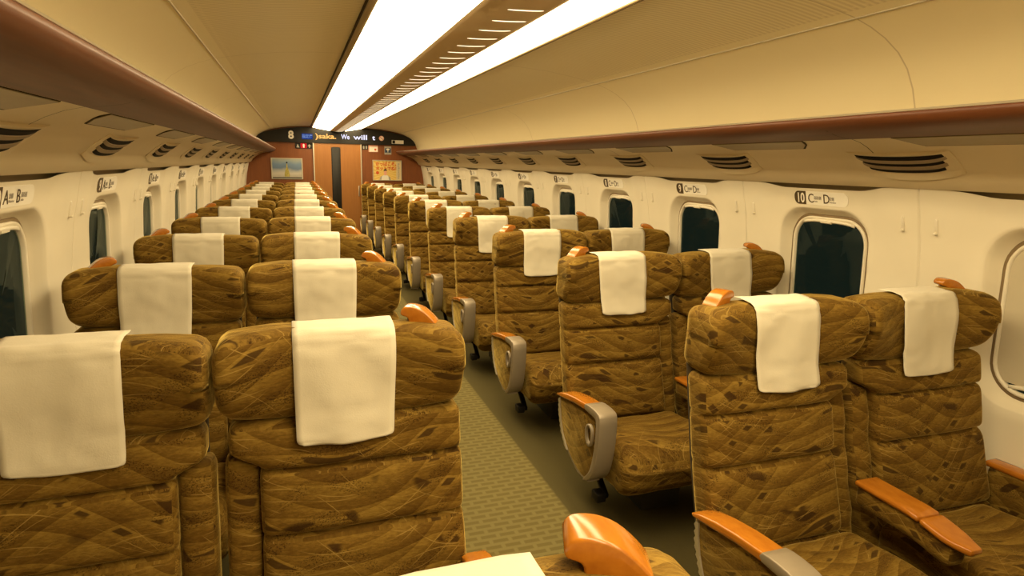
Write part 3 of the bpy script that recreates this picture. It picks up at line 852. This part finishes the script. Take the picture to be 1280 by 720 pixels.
def make_seat(kind):
    """kind: 'aisle' (outer side towards the aisle, at local -X) or 'window' (outer side towards the wall, at +X)"""
    t = thing('train_seat')
    o = -1 if kind == 'aisle' else 1       # outer side sign; inner side carries the recessed bolster
    # ---- headrest: rounded block whose wings come forward
    def dh(q):
        x = q.x; a = abs(x)
        w = max(0, a - .135) / .19
        q = q.copy()
        k = (q.z - 1.0725)
        q.y += (-.072 if q.y < -.045 else -.012) * w ** 1.1 * max(0, 1 - abs((q.z - 1.105) / .165) ** 1.7)
        # taper of the wing ends: lower corners rise, upper corners sink
        q.z -= .012 * w ** 2.2 * (1 if k > 0 else 0)
        if k < 0: q.z += .026 * w ** 4
        q.z += .004 * math.sin(x * 9)
        # puffed front
        if q.y < -.06: q.y -= .008 * (1 - (abs(k) / .125) ** 2) * (1 - .5 * w)
        nn = noise.noise(Vector((x * 9, q.z * 11, 3))) * .006
        q.y += nn; q.z += nn * .4
        return q
    hr = rbox_obj('headrest', (0, -.032, 1.0725), (HX, .070, .1235), .042, M['fabric'], t, n=(34, 10, 20), deform=dh)
    # ---- backrest cushion with three tufted rolls
    xo, xi = (-HX + .012, .225) if o < 0 else (-.225, HX - .012)
    xc, hw = (xo + xi) / 2, (xi - xo) / 2
    seams = [.955, .827, .653, .375, .20]
    def db(q):
        q = q.copy()
        z = q.z
        for a, b in zip(seams, seams[1:]):
            if b <= z <= a or (b == .20 and z < .2):
                u = (z - b) / (a - b); u = clamp(u, 0, 1)
                puff = (max(0, 1 - abs(2 * u - 1) ** 8)) ** .6
                break
        else: puff = 0
        fy = front_y(z)
        e = clamp((abs(q.x - xc) / hw), 0, 1)
        if q.y < 0:      # front half
            depth = -q.y / .06
            q.y = fy + .055 - depth * (.022 + .042 * puff * (1 - .25 * e ** 3))
            q.y += noise.noise(Vector((q.x * 6, z * 7, 1))) * .006
        else:
            q.y = fy + .055 + q.y * 1.0
        q.x = xc + (q.x - xc) * (1 + .022 * puff)
        inn = -o * (q.x - xc) / hw          # 1 at the inner edge
        q.x += -o * .072 * sstep(.2, 1, inn) * sstep(.835, .885, z)
        return q
    rbox_obj('back_cushion', (xc, 0, .578), (hw, .06, .380), .030, M['fabric'], t, n=(18, 8, 150), deform=db)
    # ---- recessed bolster on the inner side
    bx = -o * (HX - .052)
    def dbo(q):
        q = q.copy(); q.y += front_y(q.z) + .075 + (.012 if q.z < .85 else .012 + (q.z - .85) * .25)
        q.x += o * .020 * sstep(.45, .2, q.z)
        q.y += .004 * math.sin(q.z * 40)
        return q
    rbox_obj('side_bolster', (bx, 0, .56), (.046, .050, .30), .032, M['fabric'], t, n=(6, 6, 24), deform=dbo)
    # ---- back shell
    def ds(q):
        q = q.copy(); q.y += front_y(q.z) + .125; return q
    rbox_obj('back_shell', (0, 0, .66), (HX - .025, .020, .44), .018, M['shell'], t, n=(6, 4, 14), deform=ds)
    # ---- seat cushion
    def dc(q):
        q = q.copy(); f = clamp((-q.y - .22) / .52, 0, 1)
        q.z += .028 * math.sin(f * PI * .62) - .050 * sstep(.72, 1.0, f) * (1 if q.z > .34 else .3)
        e = abs(q.x / .27)
        if q.z > .3: q.z += .012 * e ** 3 - .004
        if q.z < .24: q.y += .07 * sstep(.6, 1, f)
        q.z += noise.noise(Vector((q.x * 7, q.y * 7, 5))) * .008
        return q
    rbox_obj('seat_cushion', (0, -.480, .275), (.272, .262, .115), .065, M['fabric'], t, n=(16, 20, 12), deform=dc)
    # ---- white headrest cover draped over the top
    CW = .134
    path = [(.012, 1.2005), (-.018, 1.2015), (-.050, 1.2010), (-.078, 1.1975), (-.096, 1.188), (-.107, 1.172), (-.112, 1.150), (-.117, 1.125), (-.121, 1.08), (-.123, 1.03), (-.126, .985), (-.134, .945), (-.141, .915), (-.143, .900)]
    pp = []
    for a, b in zip(path, path[1:]):
        for k in range(3): pp.append((a[0] + (b[0] - a[0]) * k / 3, a[1] + (b[1] - a[1]) * k / 3))
    pp.append(path[-1])
    variants = []
    NX = 16
    def cover(seed, skew):
        vs, fs = [], []
        for j, (y, z) in enumerate(pp):
            u = j / (len(pp) - 1)
            for i in range(NX + 1):
                tt = i / NX * 2 - 1
                low = sstep(.45, 1, u)
                wd = CW * (1 - .05 * low)
                if j >= len(pp) - 4:
                    wd = min(wd, CW * .95 - .018 * (1 - math.sqrt(max(0, 1 - ((j - (len(pp) - 4)) / 3) ** 2))))
                x = tt * wd + skew * low
                wr = noise.noise(Vector((x * 8 + seed, z * 7, seed))) * .013 * sstep(.20, .6, u) + .004 * math.sin(tt * 5 + seed) * sstep(.5, 1, u)
                e2 = noise.noise(Vector((x * 15, u * 9, seed + 4))) * .0055
                zz = z - (.006 * (1 - tt * tt) * low) + e2 * .5 + .004 * math.sin(x * 9) * 0
                yy = y - max(-.0030, wr) - .003 * low - abs(e2)
                if .25 < u < .5: zz += abs(e2) * 1.2
                vs.append((x, yy, zz))
        W_ = NX + 1
        for j in range(len(pp) - 1):
            for i in range(NX):
                a = j * W_ + i; fs.append((a, a + 1, a + W_ + 1, a + W_))
        ob = mesh_obj('headrest_cover', vs, fs, M['cloth'], None)
        md = ob.modifiers.new('cloth thickness', 'SOLIDIFY'); md.thickness = .0016; md.offset = 0
        return ob
    cv = cover(2.3 if o < 0 else 7.1, -.006 * o); cv.parent = t
    cv['label'] = 'white cloth cover draped over headrest'
    t_cov = []
    for sd, sk in ((11.7, .006), (23.1, -.010), (31.9, .0)):
        q = cover(sd, sk); t_cov.append(q.data.copy()); bpy.data.objects.remove(q)
    # ---- amber grab handle on the outer top corner
    prof = smooth_poly([(-.028, -.006), (-.030, .012), (-.034, .024), (-.050, .030), (-.053, .041), (-.042, .053), (-.015, .054), (.012, .044), (.036, .024), (.052, .004), (.050, -.008)], 3)
    hx = o * (HX - .105 if o < 0 else HX - .112)
    prof = [(o * a + hx, b + 1.178) for a, b in prof]
    prof = [(a, 1.178 + (b - 1.178) * 1.02) for a, b in prof]
    bm = prism(prof, 'y', -.045, .013, .010, 3)
    piv = Vector((hx, -.016, 0)); rot = Matrix.Rotation(-o * math.radians(20), 4, 'Z')
    turn = Matrix.Translation(piv) @ rot @ Matrix.Translation(-piv)
    bmesh.ops.transform(bm, matrix=turn, verts=bm.verts[:])
    gh = bm_obj('grab_handle', bm, M['wood'], t, sharp=60)
    rbox_obj('release_button', (hx - o * .033, -.016, 1.178 + .017), (.004, .010, .007), .003, M['dark'], gh, n=4, deform=lambda q: turn @ q)
    # ---- armrests
    if o < 0:
        # aisle armrest: drop-shaped panel with wood top and metal nose
        x0, x1 = -HX - .055, -HX + .027
        pan = smooth_poly([(-.205, .520), (-.214, .43), (-.250, .345), (-.330, .275), (-.440, .232), (-.540, .236), (-.600, .300), (-.628, .40), (-.636, .50), (-.630, .560), (-.52, .568), (-.40, .560), (-.28, .540)], 3)
        arm = bm_obj('side_panel', prism(pan, 'x', x0 + .010, x1 - .006, .010, 3), M['fabric'], t, sharp=70)
        # grey rim around the panel edge with ribs along the back
        rim = [(-.200, .526), (-.207, .43), (-.243, .340), (-.326, .268), (-.438, .224), (-.545, .228)]
        vs = []; fs = []
        rs = []
        for a, b in zip(rim, rim[1:]):
            for k in range(4): rs.append((a[0] + (b[0] - a[0]) * k / 4, a[1] + (b[1] - a[1]) * k / 4))
        rs.append(rim[-1])
        for (y, z) in rs:
            cy, cz = -.43, .42; L_ = math.hypot(y - cy, z - cz); ny_, nz_ = (y - cy) / L_, (z - cz) / L_
            for (xx, off) in ((x0 + .012, .004), (x1 - .008, .004), (x1 - .008, -.012), (x0 + .012, -.012)):
                vs.append((xx, y + ny_ * off, z + nz_ * off))
        for k in range(len(rs) - 1):
            for j in range(4):
                a, b = k * 4 + j, k * 4 + (j + 1) % 4; fs.append((a, b, b + 4, a + 4))
        fs += [(0, 1, 2, 3), tuple((len(rs) - 1) * 4 + j for j in range(4))]
        mesh_obj('rear_rim', vs, fs, M['metalcap'], arm, smooth=False)
        tabr = [(.25, -.345), (.30, -.290), (.345, -.248), (.43, -.212), (.52, -.205)]
        rp = []
        for k in range(19):
            z = .505 - k * .0125; rp.append((interp(tabr, z) + (.010 if k % 2 else .002), z))
        rp += [(interp(tabr, z) - .012, z) for z in (.28, .34, .40, .46, .505)]
        bm_obj('ribbed_strip', prism(rp, 'x', x0 + .004, x0 + .034), M['alu'], arm, smooth=False)
        wtop = [(-.180, .522), (-.23, .542), (-.30, .560), (-.40, .577), (-.515, .588), (-.520, .560), (-.40, .548), (-.30, .530), (-.190, .512)]
        bm_obj('wood_top', prism(wtop, 'x', x0, x1, .008, 3), M['wood'], t, sharp=60)
        cap = smooth_poly([(-.514, .590), (-.58, .597), (-.638, .593), (-.662, .575), (-.664, .50), (-.655, .42), (-.632, .33), (-.600, .272), (-.560, .240), (-.520, .224), (-.535, .245), (-.575, .285), (-.602, .34), (-.622, .42), (-.630, .50), (-.628, .548), (-.60, .562), (-.516, .563)], 2)
        nose = bm_obj('metal_nose', prism(cap, 'x', x0 - .002, x1 + .003, .006, 2), M['metalcap'], t, sharp=50)
        # oval lever recess on the outside
        ring = []
        cy, cz = -.565, .468
        vs, fs = [], []
        N_ = 24
        for k in range(N_):
            a = 2 * PI * k / N_
            for (ra, xx) in ((1.0, x0 + .012), (1.0, x0 - .004), (.76, x0 - .004), (.70, x0 + .008)):
                vs.append((xx, cy + .034 * ra * math.cos(a), cz + (.060 if math.sin(a) < 0 else .045) * ra * math.sin(a)))
        for k in range(N_):
            for j in range(3):
                a = k * 4 + j; b = ((k + 1) % N_) * 4 + j; fs.append((a, a + 1, b + 1, b))
        mesh_obj('lever_ring', vs, fs, M['metalcap'], arm)
        # centre armrest belongs to the aisle seat, on its inner side
        cxm = HX + .005
        pts = []
        def dm(q):
            q = q.copy(); q.z += -.030 * sstep(-.40, -.62, q.y) - .0
            f = sstep(-.50, -.63, q.y); q.x = cxm + (q.x - cxm) * (1 - .55 * f * f)
            return q
        rbox_obj('centre_arm_wood', (cxm, -.335, .548), (.052, .125, .011), .010, M['wood'], t, n=(8, 14, 6), deform=dm)
        rbox_obj('centre_arm_tip', (cxm, -.541, .548), (.052, .079, .011), .010, M['wood'], t, n=(8, 14, 6), deform=dm)
        rbox_obj('centre_arm_pad', (cxm, -.390, .502), (.044, .180, .040), .020, M['fabric'], t, n=(8, 14, 8), deform=dm)
    else:
        x0 = HX - .005
        rbox_obj('wall_arm_wood', (x0 + .028, -.42, .520), (.034, .235, .013), .011, M['wood'], t, n=(6, 12, 6), deform=lambda q: Vector((q.x, q.y, q.z - .06 * clamp(-.2 - q.y, 0, 1) ** 2 + (.03 * (-q.y - .3)))))
        rbox_obj('wall_arm_panel', (x0 + .022, -.42, .40), (.026, .225, .115), .022, M['fabric'], t, n=(6, 12, 8))
    # ---- under-frame
    rbox_obj('pedestal', (-o * .06, -.35, .10), (.11, .15, .104), .012, M['pedestal'], t, n=6)
    rbox_obj('frame_rail', (0, -.33, .215), (.27, .13, .022), .012, M['dark'], t, n=6)
    if o < 0:
        def df(q): return Vector((q.x, q.y, q.z))
        rbox_obj('foot_pedal', (-.245, -.43, .075), (.024, .034, .022), .006, M['dark'], t, n=5)
        rbox_obj('pedal_arm', (-.205, -.35, .125), (.016, .080, .012), .006, M['dark'], t, n=5, deform=lambda q: Vector((q.x, q.y, q.z + (q.y + .34) * .7)))
    return t, t_cov

proto = {}
for kd in ('aisle', 'window'): proto[kd] = make_seat(kd)

# mirrored copies of a prototype for the left-hand block (same parts, mirrored mesh data)
def mirror_data(root):
    for ch in [root] + list(root.children_recursive):
        if ch.type == 'MESH':
            me = ch.data.copy()
            for v in me.vertices: v.co.x = -v.co.x
            me.flip_normals(); ch.data = me
def bare_copy(root):
    r = root.copy(); COL.objects.link(r)
    for ch in list(root.children):
        c = ch.copy(); COL.objects.link(c); c.parent = r
        for g in ch.children:
            d = g.copy(); COL.objects.link(d); d.parent = c
    return r
mir = {}
for kd in proto:
    r = bare_copy(proto[kd][0]); mirror_data(r)
    cs = []
    for me in proto[kd][1]:
        m2 = me.copy()
        for v in m2.vertices: v.co.x = -v.co.x
        m2.flip_normals(); cs.append(m2)
    mir[kd] = (r, cs)
XA, XW = .732, 1.392
used = set()
def place(letter, r):
    s = 1 if letter in 'CD' else -1
    kd = 'aisle' if letter in 'BC' else 'window'
    root, covs = (proto if s > 0 else mir)[kd]
    k = 11 - r
    side = 'right' if s > 0 else 'left'
    if r == 12:
        lab = 'brown patterned seat at the bottom edge of the photo, only its top and handle showing'
        if letter != 'B': lab = '%s %s seat of the nearest row, beyond the lower %s corner of the photo' % (side, 'aisle' if kd == 'aisle' else 'window', side)
    else:
        lab = '%s %s seat, %s full row from the camera, brown patterned with white head cloth' % (side, 'aisle' if kd == 'aisle' else 'window', ORD[k])
        if r == 1: lab = '%s %s seat, last row by the end wall, brown patterned with white head cloth' % (side, 'aisle' if kd == 'aisle' else 'window')
    loc = (s * (XA if kd == 'aisle' else XW), row_y(r) - (.03 if r == 12 else 0), 0)
    if (s, kd) not in used:
        used.add((s, kd)); q = root
    else: q = bare_copy(root)
    q.location = loc
    tag(q, lab, 'seat', 'reclining train seats')
    for ch in q.children:
        if ch.name.startswith('headrest_cover'):
            i = random.randrange(4)
            if i < 3 and q is not root: ch.data = covs[i]
            if q is not root: ch.rotation_euler = (0, 0, random.uniform(-.015, .015)); ch.location.x = random.uniform(-.008, .008)
    return q
for r in range(11, 0, -1):
    for L in 'ABCD': place(L, r)
for L in 'ABCD': place(L, 12)

# ------------------------------------------------------------------ light, world, camera
w = bpy.data.worlds.new('night'); scene.world = w; w.use_nodes = True
w.node_tree.nodes['Background'].inputs[0].default_value = (.014, .020, .014, 1)
w.node_tree.nodes['Background'].inputs[1].default_value = 1

f, yaw, pit, rol = 790.58, -.3277, -.193, .0213
s_, c_ = math.sin(-yaw), math.cos(-yaw)
fw = Vector((s_, c_, 0)); rt = Vector((c_, -s_, 0)); up = Vector((0, 0, 1))
s_, c_ = math.sin(pit), math.cos(pit)
fw, up = fw * c_ + up * s_, up * c_ - fw * s_
s_, c_ = math.sin(rol), math.cos(rol)
rt, up = rt * c_ + up * s_, up * c_ - rt * s_
cam = bpy.data.cameras.new('camera'); co = bpy.data.objects.new('camera', cam); COL.objects.link(co)
cam.sensor_width = 36; cam.lens = f / 1280 * 36; cam.clip_start = .02
co.matrix_world = Matrix(((rt.x, up.x, -fw.x, -.8375), (rt.y, up.y, -fw.y, 0), (rt.z, up.z, -fw.z, 1.64), (0, 0, 0, 1)))
scene.camera = co
vs_ = scene.view_settings
vs_.view_transform = 'Standard'; vs_.look = 'None'; vs_.exposure = 0; vs_.gamma = 1; vs_.use_curve_mapping = False
